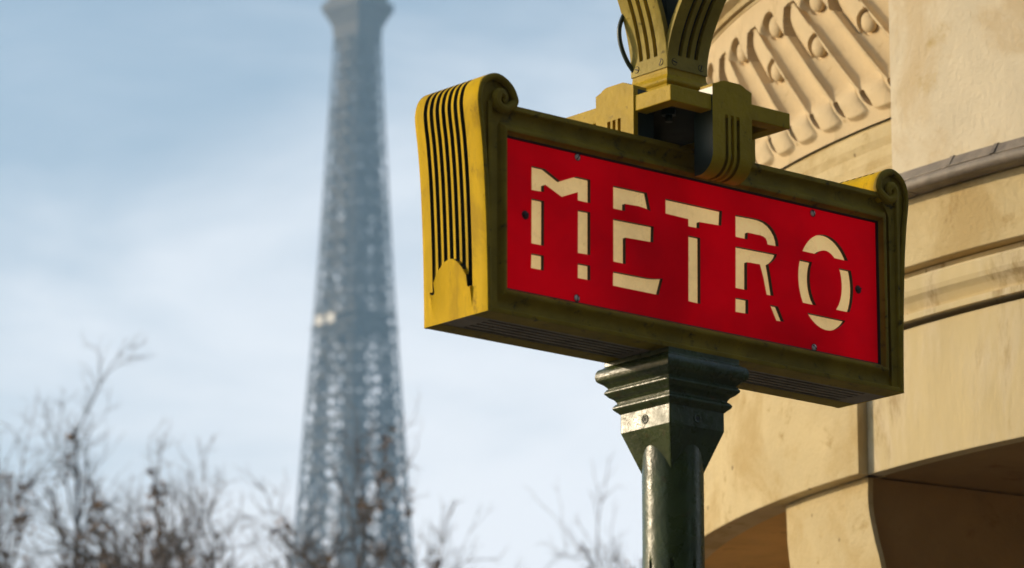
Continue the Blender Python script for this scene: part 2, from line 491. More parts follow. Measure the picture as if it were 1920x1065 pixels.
b.grid([[cyl(n, r, z) for r, z in ((RR + 0.03, 6.505), (RR * 0.8, 6.75), (RR * 0.45, 6.95), (0.01, 7.02))] for n in np.linspace(0, 360, 73)], smooth=True)
b.build("lead_roof", M_LEAD, pav)
# rest of the drum round the back
b = MB()
arc(b, -60, 150, [(RR - 0.30, ZB), (RR, ZB), (RR, 4.9), (RR - 0.30, 4.9)], 3, ends=True)
b.build("rear_wall", M_STONE, pav)
# pier under the drum
_pc = catmull([(-1.6, 238.0), (0, 238.0), (1.6, 238.05), (2.08, 238.15), (2.236, 238.62), (2.33, 239.15), (2.43, 239.58), (ZB + 0.01, 239.55)], 10)
def pier_r(z):
    return np.interp(z, [p[0] for p in _pc], [p[1] for p in _pc])
def pier_l(z):
    return np.interp(z, [-1.6, 2.30, 2.40, ZB], [246.4, 246.8, 247.1, 247.2])
b = MB()
zs = [-1.6, 0, 1.5, 2.2] + list(np.linspace(2.28, ZB - 0.002, 24))
for rad in (RR - 0.05, RR - 0.068):
    b.grid([[cyl(pier_r(z) + (pier_l(z) - pier_r(z)) * t, rad, z + ZC) for t in np.linspace(0, 1, 9)] for z in zs], smooth=False)
for fn in (pier_r, pier_l):
    b.grid([[cyl(fn(z), r, z + ZC) for r in (RR - 0.05, RR - 0.068)] for z in zs])
b.build("pier", M_STONE, pav, weld=1e-5)
b = MB()
arc(b, 239.75, 246.6, [(RR - 0.0675, -1.6), (RR - 0.0675, ZB), (RR - 1.24, ZB), (RR - 1.24, -1.6)], ends=True)
b.build("partition_wall", M_STONE_IN, pav)
for nn in (205, 172, 281, 318, 355, 28, 65, 102, 139):
    b = MB()
    for rad in (RR - 0.05, RR - 0.5):
        b.grid([[cyl(nn + 7.8 * t, rad, z + ZC) for t in np.linspace(0, 1, 5)] for z in (-1.6, ZB - 0.002)])
    for n2 in (nn, nn + 7.8):
        b.grid([[cyl(n2, r, z + ZC) for r in (RR - 0.05, RR - 0.5)] for z in (-1.6, ZB - 0.002)])
    b.build("pier", M_STONE, pav, weld=1e-5)
# ceiling of the open gallery and its inner wall
b = MB()
arc(b, -56, 243, [(RR - 0.06, ZB + 0.006), (RR - 0.30, ZB + 0.006), (RR - 1.7, ZB + 0.006)], 2)
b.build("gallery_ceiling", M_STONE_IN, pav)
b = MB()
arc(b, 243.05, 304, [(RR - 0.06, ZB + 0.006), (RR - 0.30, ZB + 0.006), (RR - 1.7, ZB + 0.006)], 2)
o = b.build("gallery_ceiling", M_STONE_BOUNCE, pav); o['label'] = "ceiling left of the pier with golden bounce light painted in"
b = MB()
arc(b, 150, 240.5, [(RR - 1.25, -1.6), (RR - 1.25, ZB - 0.03), (RR - 1.23, ZB + 0.011)], 2)
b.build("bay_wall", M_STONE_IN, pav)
b = MB()
arc(b, 0, 360, [(RR - 1.7, -1.6), (RR - 1.7, ZB + 0.03)], 3, smooth=True)
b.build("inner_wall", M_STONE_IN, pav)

# ------------------------------------------------------------------ metro sign on its lamp post
L_, T_ = 1.15, 0.1969
TH = 49.7438
ax = Vector((math.sin(R_(TH)), math.cos(R_(TH)), 0)); bx = Vector((-math.cos(R_(TH)), math.sin(R_(TH)), 0))
NP = Vector((-0.048, 8.2618, 1.9958 + 1.6))
base = NP + ax * (L_ / 2) + bx * (T_ / 2)
totem = empty("metro_sign_post", (base.x, base.y, 0), R_(90 - TH))
tag(totem, "mustard and green cast iron lamp post carrying the red METRO sign box", "sign")
HZ = NP.z
def P(a, b_, z):
    return (a - L_ / 2, b_ - T_ / 2, z + HZ)

# --- end caps with flutes: the outline is swept across the thickness
OUT = [(0, 0), (-0.001, 0.06), (-0.004, 0.16), (-0.0105, 0.28), (-0.018, 0.36), (-0.0245, 0.405), (-0.0262, 0.434), (-0.019, 0.461), (-0.003, 0.478),
       (0.0175, 0.486), (0.0356, 0.4847), (0.0551, 0.4745), (0.0688, 0.4585), (0.0746, 0.441), (0.0727, 0.4267), (0.0648, 0.4144), (0.0551, 0.4088)]
path = catmull(OUT, 14)
def resample(pts, n):
    pts = np.array(pts); d = np.r_[0, np.cumsum(np.hypot(*np.diff(pts, axis=0).T))]
    t = np.linspace(0, d[-1], n); return np.c_[np.interp(t, d, pts[:, 0]), np.interp(t, d, pts[:, 1])], t
path, plen = resample(path, 620)
nrm = np.gradient(path, axis=0); nrm = np.c_[-nrm[:, 1], nrm[:, 0]]; nrm /= np.linalg.norm(nrm, axis=1)[:, None]   # left normal = outward (path goes up on the left side)
G_C = [0.0498 + 0.01872 * i for i in range(7)]
G_W = 0.0108
G_END = [0.0575, 0.083, 0.1125, 0.1205, 0.112, 0.086, 0.0608]
blist = sorted(set([0, 0.006, T_ - 0.006, T_] + [c + s_ * G_W / 2 + e for c in G_C for s_ in (-1, 1) for e in (-0.0004, 0.0004)] + [c + o_ for c in G_C for o_ in (-0.003, -0.0015, 0, 0.0015, 0.003)] + [0.02, 0.035, 0.175, 0.186] + list(np.linspace(0.045, 0.168, 36))))
def arch(b_):
    return 0.123 - ((b_ - 0.107) / 0.064) ** 2 * 0.062
def end_depth(zl, b_):
    """(depth, groove?)"""
    for c, ze in zip(G_C, G_END):
        if abs(b_ - c) < G_W / 2:
            z_e = ze + 0.8 * max(0, abs(b_ - c) - 0.002) if c in (G_C[0], G_C[6]) else arch(b_) + 0.0005
            if zl > z_e: return 0.0095 * min(1.0, 0.35 + (zl - z_e) / 0.006), True
    if 0.045 < b_ < 0.169 and zl < arch(b_):
        t = max(0, zl - 0.012) / max(arch(b_) - 0.012, 0.02)
        return -0.0075 * max(0, t) ** 1.3, False
    return 0.0, False
b = MB()
rows = []; gm = []
for i in range(len(path)):
    row, gr = [], []
    for bb in blist:
        d, isg = end_depth(path[i, 1] if plen[i] < 0.50 else 9, bb) if plen[i] < 0.545 else (0.0, False)
        e = 0.0
        if bb < 0.006 or bb > T_ - 0.006: e = 0.0012
        p_ = path[i] - nrm[i] * (d + e)
        row.append(P(p_[0], bb, p_[1])); gr.append(isg)
    rows.append(row); gm.append(gr)
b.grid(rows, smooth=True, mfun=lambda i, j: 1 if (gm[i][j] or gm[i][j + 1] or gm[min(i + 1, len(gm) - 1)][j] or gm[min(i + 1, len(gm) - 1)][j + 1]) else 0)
cap = b.build("fluted_end_panel", [M_PAINT, M_RECESS], totem, auto=40)
cap['label'] = "sunlit mustard end panel with seven dark flutes rolling into a scroll"
cap2 = dup(cap, totem, rz=math.pi); cap2['label'] = "mustard end panel on the far end of the sign box"

# --- front frame
frame = MB()
x0, x1, z0, z1 = 0.003, L_ - 0.003, 0.0, 0.4285
ix0, ix1, iz0, iz1 = 0.0605, 1.0896, 0.0578, 0.3649
PROF = [(0, 0.05), (0, 0.0008), (0.05, 0), (0.15, 0), (0.18, 0.002), (0.20, 0.009), (0.25, 0.0125), (0.36, 0.0145), (0.50, 0.0135), (0.60, 0.0095), (0.67, 0.0045), (0.70, 0.0015), (0.74, 0.0002), (0.81, 0.0002), (0.85, 0.0015), (0.87, 0.006), (0.95, 0.011), (1.0, 0.013), (1.0, 0.032)]
loops = []
for t, dep in PROF:
    xa, xb = x0 + (ix0 - x0) * t, x1 - (x1 - ix1) * t
    za, zb_ = z0 + (iz0 - z0) * t, z1 - (z1 - iz1) * t
    loops.append([P(xa, dep, za), P(xb, dep, za), P(xb, dep, zb_), P(xa, dep, zb_), P(xa, dep, za)])
for k in range(4):
    frame.grid([[l[k], l[k + 1]] for l in loops], mfun=lambda i, j: 1 if PROF[i][0] >= 0.94 else 0)  # inner lip in black, its shade painted in
# side plates up to the flared outline, with the scroll
for side in (0, 1):
    poly = [tuple(p) for p in (path - nrm * 0.0016)[::8]] + [(0.040, 0.400), (0.030, 0.38), (0.030, 0.0016)]
    poly = [(u, max(w, 0.0016)) for u, w in poly]
    poly = [((L_ - u) if side else u, w) for u, w in poly]
    frame.prism(poly, lambda u, w, d: P(u, d, w), 0.0065, 0.024)
    # lip that follows the outline and curls into the scroll
    ip = path[:-18] - nrm[:-18] * 0.0068
    sp = [tuple(p) for p in ip[::14]] + [(0.046, 0.4175), (0.032, 0.4175), (0.0215, 0.4255), (0.0205, 0.4375), (0.0275, 0.446), (0.037, 0.4435), (0.0400, 0.4345), (0.0345, 0.4290)]
    sp = catmull(sp, 3)
    n_ = len(sp)
    rad = [0.0062 + 0.0042 * min(1, max(0, (i - n_ * 0.62) / (n_ * 0.30))) for i in range(n_)]
    rad = [r * (1 if i < n_ - 8 else 1 - 0.07 * (i - n_ + 8)) for i, r in enumerate(rad)]
    pts = [P((L_ - p[0]) if side else p[0], 0.0035 - 0.007 * min(1, max(0, (i - n_ * 0.66) / (n_ * 0.3))), p[1]) for i, p in enumerate(sp)]
    frame.tube(pts, rad, 10, ref=(0, 1, 0))
fr = frame.build("sign_frame", [M_FRAME, M_EDGE], totem, auto=32)
fr2 = dup(fr, totem, rz=math.pi)

# --- box: top, underside with vent slots
b = MB()
b.add([P(0.03, 0.003, 0.4283), P(L_ - 0.03, 0.003, 0.4283), P(L_ - 0.03, T_ - 0.003, 0.4283), P(0.03, T_ - 0.003, 0.4283)], [(0, 1, 2, 3)])
b.build("box_top", M_FRAME, totem)
b = MB()
vb = [0.0, 0.006]
VC = [0.048 + 0.0182 * i for i in range(7)]
for c in VC: vb += [c - 0.0046, c - 0.0044, c + 0.0044, c + 0.0046]
vb += [T_ - 0.006, T_]
va = [0.0, 0.004, 0.0578, 0.058, 0.462, 0.4622, 0.689, 0.6892, 1.095, 1.0952, L_ - 0.004, L_]
def vin(a_, b_):
    return ((0.0579 < a_ < 0.4621) or (0.6891 < a_ < 1.0951)) and any(abs(b_ - c) < 0.0045 for c in VC)
b.grid([[P(a_, b_, 0.001 + (0.012 if vin(a_, b_) else 0.0)) for b_ in vb] for a_ in va],
       mfun=lambda i, j: 1 if (vin((va[i] + va[i + 1]) / 2, (vb[j] + vb[j + 1]) / 2)) else 0)
o = b.build("vented_underside", [M_UNDER, M_RECESS], totem)

# --- red plate with cut-out letters
T1, T2, T3, T4, ZT, ZL = 0.2675, 0.2480, 0.1590, 0.1395, 0.3185, 0.1085
def ell(cx, cz, rx, rz, a0, a1, n=12):
    return [(cx + rx * math.cos(R_(a)), cz + rz * math.sin(R_(a))) for a in np.linspace(a0, a1, n)]
def oring(z_hi, z_lo, side):
    cx, cz, rx, rz, hx, hz = 0.9403, 0.2105, 0.0800, 0.1030, 0.0468, 0.0690
    out, inn = [], []
    for z in np.linspace(z_hi, z_lo, 9):
        out.append((cx + side * rx * math.sqrt(max(0, 1 - ((z - cz) / rz) ** 2)), z))
        inn.append((cx + side * hx * math.sqrt(max(0.0, 1 - ((z - cz) / hz) ** 2)), z))
    return out + inn[::-1]
ocx, ocz = 0.9403, 0.2105
a_t = math.degrees(math.asin((T1 - ocz) / 0.103)); a_i = math.degrees(math.asin(min(1, (T1 - ocz) / 0.069)))
a_b = math.degrees(math.asin((T4 - 0.003 - ocz) / 0.103))
GLYPH = {
 'M': [[(0.1285, 0.3190), (0.1630, 0.3190), (0.2040, 0.3005), (0.2465, 0.3178), (0.2838, 0.3178), (0.2838, 0.2690), (0.2502, 0.2690), (0.2502, 0.2862), (0.2074, 0.2689), (0.1645, 0.2865), (0.1608, 0.2845), (0.1608, 0.2708), (0.1285, 0.2694)],
       [(0.1285, 0.2520), (0.1610, 0.2522), (0.1605, 0.1602), (0.1278, 0.1600)], [(0.1278, 0.1395), (0.1603, 0.1402), (0.1598, 0.1095), (0.1266, 0.1095)],
       [(0.2504, 0.2494), (0.2832, 0.2502), (0.2828, 0.1614), (0.2498, 0.1606)], [(0.2497, 0.1393), (0.2826, 0.1397), (0.2823, 0.1089), (0.2494, 0.1089)]],
 'E': [[(0.3453, 0.3165), (0.4366, 0.3172), (0.4463, 0.2805), (0.4300, 0.2840), (0.4137, 0.2853), (0.3768, 0.2838), (0.3767, 0.2686), (0.3450, 0.2688)],
       [(0.3448, 0.2474), (0.4545, 0.2495), (0.4530, 0.2158), (0.3781, 0.2135), (0.3776, 0.1582), (0.3444, 0.1584)],
       [(0.3440, 0.1378), (0.4400, 0.1392), (0.4600, 0.1412), (0.4782, 0.1445), (0.4664, 0.1082), (0.3428, 0.1081)]],
 'T': [[(0.4876, 0.3140), (0.6450, 0.3156), (0.6423, 0.2830), (0.5810, 0.2806), (0.5809, 0.2668), (0.5502, 0.2662), (0.5502, 0.2815), (0.4876, 0.2826)],
       [(0.5500, 0.2468), (0.5828, 0.2472), (0.5814, 0.1076), (0.5483, 0.1084)]],
 'R': [[(0.6828, 0.3130), (0.7334, 0.3149), (0.7520, 0.3148), (0.7680, 0.3122), (0.7810, 0.3066), (0.7910, 0.2985), (0.7985, 0.2890), (0.8030, 0.2780), (0.8049, 0.2656), (0.7732, 0.2648), (0.7712, 0.2725), (0.7675, 0.2775), (0.7610, 0.2802), (0.7540, 0.2812), (0.7171, 0.2811), (0.7160, 0.2662), (0.6823, 0.2664)],
       [(0.6819, 0.2460), (0.8000, 0.2484), (0.7965, 0.2410), (0.7911, 0.2345), (0.7840, 0.2280), (0.7750, 0.2225), (0.7805, 0.1979), (0.7882, 0.1572), (0.7685, 0.1567), (0.7600, 0.1915), (0.7505, 0.2188), (0.7140, 0.2174), (0.7129, 0.1576), (0.6805, 0.1574)],
       [(0.6801, 0.1368), (0.7158, 0.1375), (0.7153, 0.1074), (0.6796, 0.1066)], [(0.7775, 0.1369), (0.8003, 0.1367), (0.8169, 0.1066), (0.7951, 0.1056)]],
 'O': [ell(ocx, ocz, 0.080, 0.103, a_t, 180 - a_t, 20) + ell(ocx, ocz, 0.0468, 0.069, 180 - a_i, a_i, 14),
       oring(T2, 0.1562, -1), oring(T2, 0.1562, 1), ell(ocx, ocz, 0.080, 0.103, a_b, -180 - a_b, 20)],
}
holes = [p for k in GLYPH.values() for p in k]
b = MB()
b.prism([(ix0 - 0.004, iz0 - 0.004), (ix1 + 0.004, iz0 - 0.004), (ix1 + 0.004, iz1 + 0.004), (ix0 - 0.004, iz1 + 0.004)],
        lambda u, w, d: P(u, d, w), 0.0172, 0.0262, 0, holes=holes, mside=1)
plate = b.build("red_plate", [M_RED, M_EDGE], totem)
def offset(poly, d):
    pts = np.array(poly); n = len(pts)
    area = 0.5 * sum(pts[i, 0] * pts[(i + 1) % n, 1] - pts[(i + 1) % n, 0] * pts[i, 1] for i in range(n))
    sgn = 1 if area > 0 else -1
    out = []
    for i in range(n):
        e1 = pts[i] - pts[i - 1]; e2 = pts[(i + 1) % n] - pts[i]
        n1 = np.array([e1[1], -e1[0]]) / (np.linalg.norm(e1) + 1e-9) * sgn; n2 = np.array([e2[1], -e2[0]]) / (np.linalg.norm(e2) + 1e-9) * sgn
        m = n1 + n2; m = m / max(np.dot(m, m) / 2, 0.6)
        out.append(tuple(pts[i] + m * d))
    return out
plates = [(plate, 0)]
for ch, polys in GLYPH.items():
    b = MB()
    for poly in polys:
        b.prism(offset(poly, 0.0025), lambda u, w, d: P(u, d, w), 0.0266, 0.0300)
    o = b.build("letter", M_CREAM, plate)
    o['label'] = "cream cut-out letter " + ch
def screw(mb, a_, z_, yf, r=0.0068, ang=0.6, m0=0, m1=1):
    rows = []
    for t in np.linspace(0, math.pi / 2, 5):
        rows.append([(a_ + r * math.cos(t) * math.cos(q), yf - r * 0.6 * math.sin(t), z_ + r * math.cos(t) * math.sin(q)) for q in np.linspace(0, 2 * math.pi, 15)])
    mb.grid([[P(*p) for p in row] for row in rows], m0, True)
    rows = [[P(a_ + r * 1.25 * c_ * math.cos(q), yf - dd, z_ + r * 1.25 * c_ * math.sin(q)) for q in np.linspace(0, 2 * math.pi, 15)] for c_, dd in ((1.0, 0.0004), (0.6, 0.0006))]
    mb.grid(rows, m1, False)
    ca, sa = math.cos(ang), math.sin(ang)
    l_, w_ = r * 0.92, r * 0.16
    mb.add([P(a_ + u * ca - v * sa, yf - dd, z_ + u * sa + v * ca) for dd in (0.0, r * 0.66) for u, v in ((-l_, -w_), (l_, -w_), (l_, w_), (-l_, w_))],
           [(0, 3, 2, 1), (4, 5, 6, 7), (0, 1, 5, 4), (1, 2, 6, 5), (2, 3, 7, 6), (3, 0, 4, 7)], m1)
for i, (sa_, sz_) in enumerate([(0.2493, 0.3585), (0.2461, 0.0668), (0.9049, 0.3545), (0.9023, 0.0648)]):
    b = MB(); screw(b, sa_, sz_, 0.0170, 0.0066, 1.0 + 0.5 * i)
    b.build("screw", [M_SCREW, M_EDGE], plate)
for i, (sa_, sz_) in enumerate([(0.1113, 0.2149), (1.0347, 0.2103)]):
    b = MB(); screw(b, sa_, sz_, 0.0170, 0.0075, 0.4)
    o = b.build("screw", [M_DARKSCREW, M_EDGE], plate); o['label'] = "dark rusty screw"
plate2 = dup(plate, totem, rz=math.pi)
for ch in list(plate.children):
    if ch.parent == plate:
        c = ch.copy(); COL.objects.link(c); c.parent = plate2

# --- post below the box
def sq_lathe(mb, prof, mi=0, closed=True, rot=0):
    rows = []
    for h, z in prof:
        rows.append([(-h, -h, z + HZ), (h, -h, z + HZ), (h, h, z + HZ), (-h, h, z + HZ), (-h, -h, z + HZ)])
    for k in range(4):
        mb.grid([[r[k], r[k + 1]] for r in rows], mi)
b = MB()
prof = [(0.0978, 0.0008), (0.0978, -0.010), (0.1005, -0.0125), (0.1075, -0.016), (0.1105, -0.021)]
prof += [(0.1105 + 0.0015 * math.sin(t), -0.021 - 0.018 * t / math.pi) for t in np.linspace(0.2, math.pi, 6)]
prof += [(0.1075, -0.0425), (0.100, -0.0475), (0.0945, -0.0530), (0.0925, -0.0565), (0.0955, -0.0575)]
prof += [(0.0945 + 0.0045 * math.sin(t), -0.058 - 0.013 * t / math.pi) for t in np.linspace(0.3, math.pi, 7)]
prof += [(0.0915, -0.0745), (0.0845, -0.0790), (0.0805, -0.0845), (0.0800, -0.0880), (0.0825, -0.0890)]
prof += [(0.0825 + 0.0045 * math.sin(t), -0.0895 - 0.014 * t / math.pi) for t in np.linspace(0.3, math.pi, 7)]
prof += [(0.0790, -0.1065), (0.0758, -0.1100)]
sq_lathe(b, prof)
o = b.build("post_collar", M_POST, totem, weld=1e-5); bevel(o, 0.0012, 2, 30)
b = MB()
sq_lathe(b, [(0.0752, -0.1095), (0.0752, -0.149), (0.0445, -0.2365), (0.026, -0.289)])
o = b.build("post_head", M_POST, totem, weld=1e-5); bevel(o, 0.0025, 2, 30)
for k in range(4):
    b = MB()
    rows = [[(r_ * math.cos(q), -0.0752 - d_, -0.131 + HZ + r_ * math.sin(q)) for q in np.linspace(0, 2 * math.pi, 17)] for r_, d_ in ((0.0105, 0), (0.0100, 0.0012), (0.0070, 0.0012), (0.0062, 0.0003), (0.0042, 0.0003))]
    b.grid(rows, 0, True)
    b.grid([[(r_ * math.cos(q), -0.0752 - 0.0006, -0.131 + HZ + r_ * math.sin(q)) for q in np.linspace(0, 2 * math.pi, 17)] for r_ in (0.0042, 0.0001)], 1)
    o = b.build("bolt_ring", [M_POST, M_EDGE], totem); o.rotation_euler = (0, 0, k * math.pi / 2)
b = MB()
zl = [-0.16, -0.20, -0.30, -0.40, -0.418, -0.424, -0.428, -0.5, -1.0, -2.0, -2.8]
rows = []
nq = 192
for z in zl:
    row = []
    for q in range(nq + 1):
        an = 2 * math.pi * q / nq
        r_ = 0.0630
        dq = abs(((an + math.pi / 8) % (math.pi / 4)) - math.pi / 8)
        if z < -0.420 and dq < 0.062:
            r_ -= 0.007 * min(1, (-z - 0.420) / 0.008)
        row.append((r_ * math.cos(an), r_ * math.sin(an), z + HZ))
    rows.append(row)
b.grid(rows, smooth=True)
o = b.build("fluted_shaft", M_POST, totem, auto=35)
b = MB()
rows = [[(r_ * math.cos(q), r_ * math.sin(q), z) for q in np.linspace(0, 2 * math.pi, 33)] for r_, z in ((0.066, 0.95), (0.085, 0.90), (0.085, 0.86), (0.075, 0.82), (0.10, 0.40), (0.14, 0.36), (0.14, 0.10), (0.17, 0.07), (0.17, 0.0))]
b.grid(rows, smooth=False)
b.build("post_base", M_POST, totem)

# --- yoke over the box
YX, YY, YS = 0.007, -0.012, 0.167
yoke = MB()
YC = lambda x, y, z: (x + YX, y + YY, z + HZ)
zt, zb2 = 0.522, 0.488
t_ = 0.034
sq = lambda h: [(-h, -h), (h, -h), (h, h), (-h, h)]
yoke.prism(sq(YS), lambda u, w, d: YC(u, w, d), zb2, zt, holes=[sq(YS - t_)])
yoke.box(YC(-YS + t_, -YS + t_, 0.508), YC(YS - t_, YS - t_, zt - 0.001), 1)  # near-black ceiling paints in the shade of the cavity
yo = yoke.build("yoke", [M_YOKE, M_RECESS], totem); bevel(yo, 0.002, 2)
def hump(w):
    h = w / 2
    pts = [(-h, 0.5375), (-h, 0.5435), (-h + 0.006, 0.5455), (-h + 0.014, 0.5480), (-h + 0.023, 0.5530), (-h + 0.033, 0.5560)]
    return pts + [(-x, z) for x, z in pts[::-1]]
for k in range(4):
    a_ = k * math.pi / 2
    tongue = (k % 2 == 0)                      # front and back grip the box, the ends stand on it
    w = 0.110 if tongue else 0.116
    def F(u, y, z, a_=a_):
        # u along the face, y outward from the yoke centre
        x_, y_ = u, -y
        return (x_ * math.cos(a_) - y_ * math.sin(a_) + YX, x_ * math.sin(a_) + y_ * math.cos(a_) + YY, z + HZ)
    yo_out = YS + 0.0035
    depth = 0.056 if not tongue else (yo_out - (T_ / 2 + (0.012 if k == 0 else -0.012)) - 0.004)
    b = MB()
    gc, gw = (-0.016, 0.0, 0.016), 0.0082
    if tongue:
        # front skin swept down and round the bottom, with three flutes
        pth = [(yo_out, 0.556)] + [(yo_out, z) for z in np.linspace(0.538, 0.402, 24)]
        rr_ = 0.044
        pth += [(yo_out - rr_ + rr_ * math.cos(t), 0.402 - rr_ * math.sin(t)) for t in np.linspace(0.08, math.pi / 2, 14)]
        pth += [(yo_out - depth, 0.358)]
        ul = sorted([-w / 2, w / 2] + [c + s_ * (gw / 2 + e) for c in gc for s_ in (-1, 1) for e in (-0.0004, 0.0004)] + list(gc))
        top_h = hump(w)
        rows = []
        for i, (y, z) in enumerate(pth):
            row = []
            for u in ul:
                dd = 0.0
                if any(abs(u - c) < gw / 2 for c in gc) and z < 0.484: dd = 0.006 * min(1, (0.486 - z) / 0.006)
                zz_ = z
                if i == 0:
                    zz_ = 0.5375
                nx, nz = (1, 0) if z >= 0.402 else ((y - (yo_out - rr_)) / rr_, (z - 0.402) / rr_)
                row.append(F(u, y - dd * nx, zz_ - dd * nz))
            rows.append(row)
        gmf = lambda i, j: 1 if (abs((ul[j] + ul[j + 1]) / 2 - gc[0]) < gw / 2 or abs((ul[j] + ul[j + 1]) / 2 - gc[1]) < gw / 2 or abs((ul[j] + ul[j + 1]) / 2 - gc[2]) < gw / 2) and 2 < i and pth[i][1] < 0.482 else 0
        b.grid(rows, 0, False, mfun=gmf)
        # cheeks, dark green painted in for their shade
        for sgn in (-1, 1):
            ck = pth[1:] + [(yo_out - depth, 0.485), (yo_out - 0.04, 0.5375)]
            b.add([F(sgn * w / 2, y, z) for y, z in ck], [tuple(range(len(ck)))], 2)
        ztop0 = 0.5375
    else:
        slots = []
        fp = [(-w / 2, 0.4290), (w / 2, 0.4290), (w / 2, 0.5375), (-w / 2, 0.5375)]
        hs = [[(c - 0.0046 + (-0.002), 0.4300), (c + 0.0026, 0.4300), (c + 0.0026, 0.482), (c - 0.0066, 0.482)] for c in gc]
        b.prism(fp, lambda u, w_, d: F(u, d, w_), yo_out, yo_out - 0.012, 0, holes=hs, mside=0)
        b.box(F(-w / 2, yo_out - 0.0125, 0.4290), F(w / 2, yo_out - depth, 0.5375), 2)  # inner faces dark green, shade put into the colour
        b.prism([(-0.024, 0.4295), (0.022, 0.4295), (0.022, 0.483), (-0.024, 0.483)], lambda u, w_, d: F(u, d, w_), yo_out - 0.0119, yo_out - 0.0123, 1)
    # arched crest
    b.prism(hump(w), lambda u, w_, d: F(u, d, w_), yo_out, yo_out - 0.036)
    o = b.build("clamp_block", [M_YOKE, M_FRAME if tongue else M_RECESS, M_CORE], totem, weld=2e-5); bevel(o, 0.0014, 2, 40)
for sx, sy in ((-0.075, -0.06), (0.06, -0.085)):
    b = MB()
    b.tube([YC(sx, sy, 0.509), YC(sx, sy, 0.496)], 0.016, 6, smooth=False)
    b.tube([YC(sx, sy, 0.497), YC(sx, sy, 0.482)], 0.008, 10)
    b.build("bolt", M_CORE, totem)

# --- foot of the lamp and its four fluted brackets
b = MB()
prof = [(0.068, 0.5215), (0.068, 0.560), (0.0665, 0.5645)]
prof += [(0.0615 + 0.0065 * math.sin(t), 0.566 + 0.020 * t / math.pi) for t in np.linspace(0.25, math.pi - 0.1, 8)]
prof += [(0.058, 0.589), (0.0555, 0.593), (0.0545, 0.600), (0.0545, 0.612), (0.03, 0.612)]
sq_lathe(b, prof)
o = b.build("lamp_foot", M_YOKE, totem, weld=1e-5); bevel(o, 0.001, 2, 30)
b = MB()
sq_lathe(b, [(0.0500, 0.610), (0.0500, 0.64), (0.054, 0.72), (0.062, 0.80), (0.085, 0.95), (0.10, 1.0), (0.02, 1.0)])
b.build("lamp_core", M_CORE, totem, weld=1e-5)
FL = 0.040
def flare(z):
    return 0.057 + (0.0 if z < 0.622 else FL * ((z - 0.622) / 0.153) ** 1.7)
zl = [0.6065, 0.612, 0.620, 0.628, 0.6355, 0.6375] + list(np.linspace(0.645, 1.0, 40))
gc3, gw3 = (-0.0225, 0.0, 0.0225), 0.0105
wB = 0.1125
ul = sorted([-wB / 2, -wB / 2 + 0.002, wB / 2 - 0.002, wB / 2] + [c + s_ * (gw3 / 2 + e) for c in gc3 for s_ in (-1, 1) for e in (-0.0004, 0.0004)] + list(gc3))
for k in range(4):
    a_ = k * math.pi / 2
    FL = (0.074, 0.040, 0.026, 0.039)[k]
    def F(u, y, z, a_=a_):
        x_, y_ = u, -y
        return (x_ * math.cos(a_) - y_ * math.sin(a_), x_ * math.sin(a_) + y_ * math.cos(a_), z + HZ)
    b = MB()
    isg = lambda u: any(abs(u - c) < gw3 / 2 for c in gc3)
    front = [[F(u, flare(z) - (0.009 if (isg(u) and z > 0.6365) else 0) - (0.0008 if abs(u) > wB / 2 - 0.001 else 0), z) for u in ul] for z in zl]
    b.grid(front, 0, True, mfun=lambda i, j: 1 if (isg((ul[j] + ul[j + 1]) / 2) and zl[i] > 0.634) else 0)
    back = [[F(u, flare(z) - 0.0135, z) for u in (-wB / 2, wB / 2)] for z in zl]
    b.grid(back, 0, True)
    for u in (-wB / 2, wB / 2):
        b.grid([[F(u, flare(z) - d, z) for d in (0.0008, 0.0135)] for z in zl], 0, True)
    b.add([F(u, flare(zl[0]) - d, zl[0]) for u, d in ((-wB / 2, 0.0008), (wB / 2, 0.0008), (wB / 2, 0.0135), (-wB / 2, 0.0135))], [(0, 1, 2, 3)])
    o = b.build("fluted_bracket", [M_ARM, M_RECESS], totem, auto=40)
    for u in (-0.037, 0.037):
        s2 = MB()
        r = 0.0066
        for (r0, d0, mi) in ((r * 1.2, 0.0003, 1), (r, 0.0012, 0)):
            s2.grid([[F(u + r0 * c_ * math.cos(q), flare(0.62) + d0, 0.6205 + r0 * c_ * math.sin(q)) for q in np.linspace(0, 2 * math.pi, 15)] for c_ in (1.0, 0.01)], mi)
        an = 0.5 + u * 20 + k
        ca, sa = math.cos(an), math.sin(an)
        s2.add([F(u + p_ * ca - q_ * sa, flare(0.62) + 0.0016, 0.6205 + p_ * sa + q_ * ca) for p_, q_ in ((-r * .9, -r * .2), (r * .9, -r * .2), (r * .9, r * .2), (-r * .9, r * .2))], [(0, 1, 2, 3)], 1)
        s2.build("screw", [M_ARM, M_EDGE], o)
b = MB()
rows = [[(r_ * math.cos(q), r_ * math.sin(q), z + HZ) for q in np.linspace(0, 2 * math.pi, 33)] for r_, z in
        [(0.23, 0.995), (0.24, 1.01), (0.24, 1.04), (0.15, 1.06)]]
b.grid(rows, smooth=False)
b.build("lamp_gallery", M_YOKE, totem)
b = MB()
rows = [[(0.19 * math.sin(t) * math.cos(q), 0.19 * math.sin(t) * math.sin(q), 1.235 - 0.19 * math.cos(t) + HZ) for q in np.linspace(0, 2 * math.pi, 33)] for t in np.linspace(0.25, math.pi, 20)]
b.grid(rows, smooth=True)
b.build("lamp_globe", M_GLOBE, totem)
# loose cable that bows out behind the left bracket
cb = MB()
pts = [(-0.052, 0.050, 0.618), (-0.066, 0.056, 0.640), (-0.078, 0.060, 0.668), (-0.083, 0.062, 0.695), (-0.083, 0.060, 0.718), (-0.076, 0.052, 0.745), (-0.058, 0.045, 0.775)]
cb.tube([(x, y, z + HZ) for x, y, z in catmull(pts, 5)], 0.0048, 8)
cb.build("cable", M_CORE, totem)

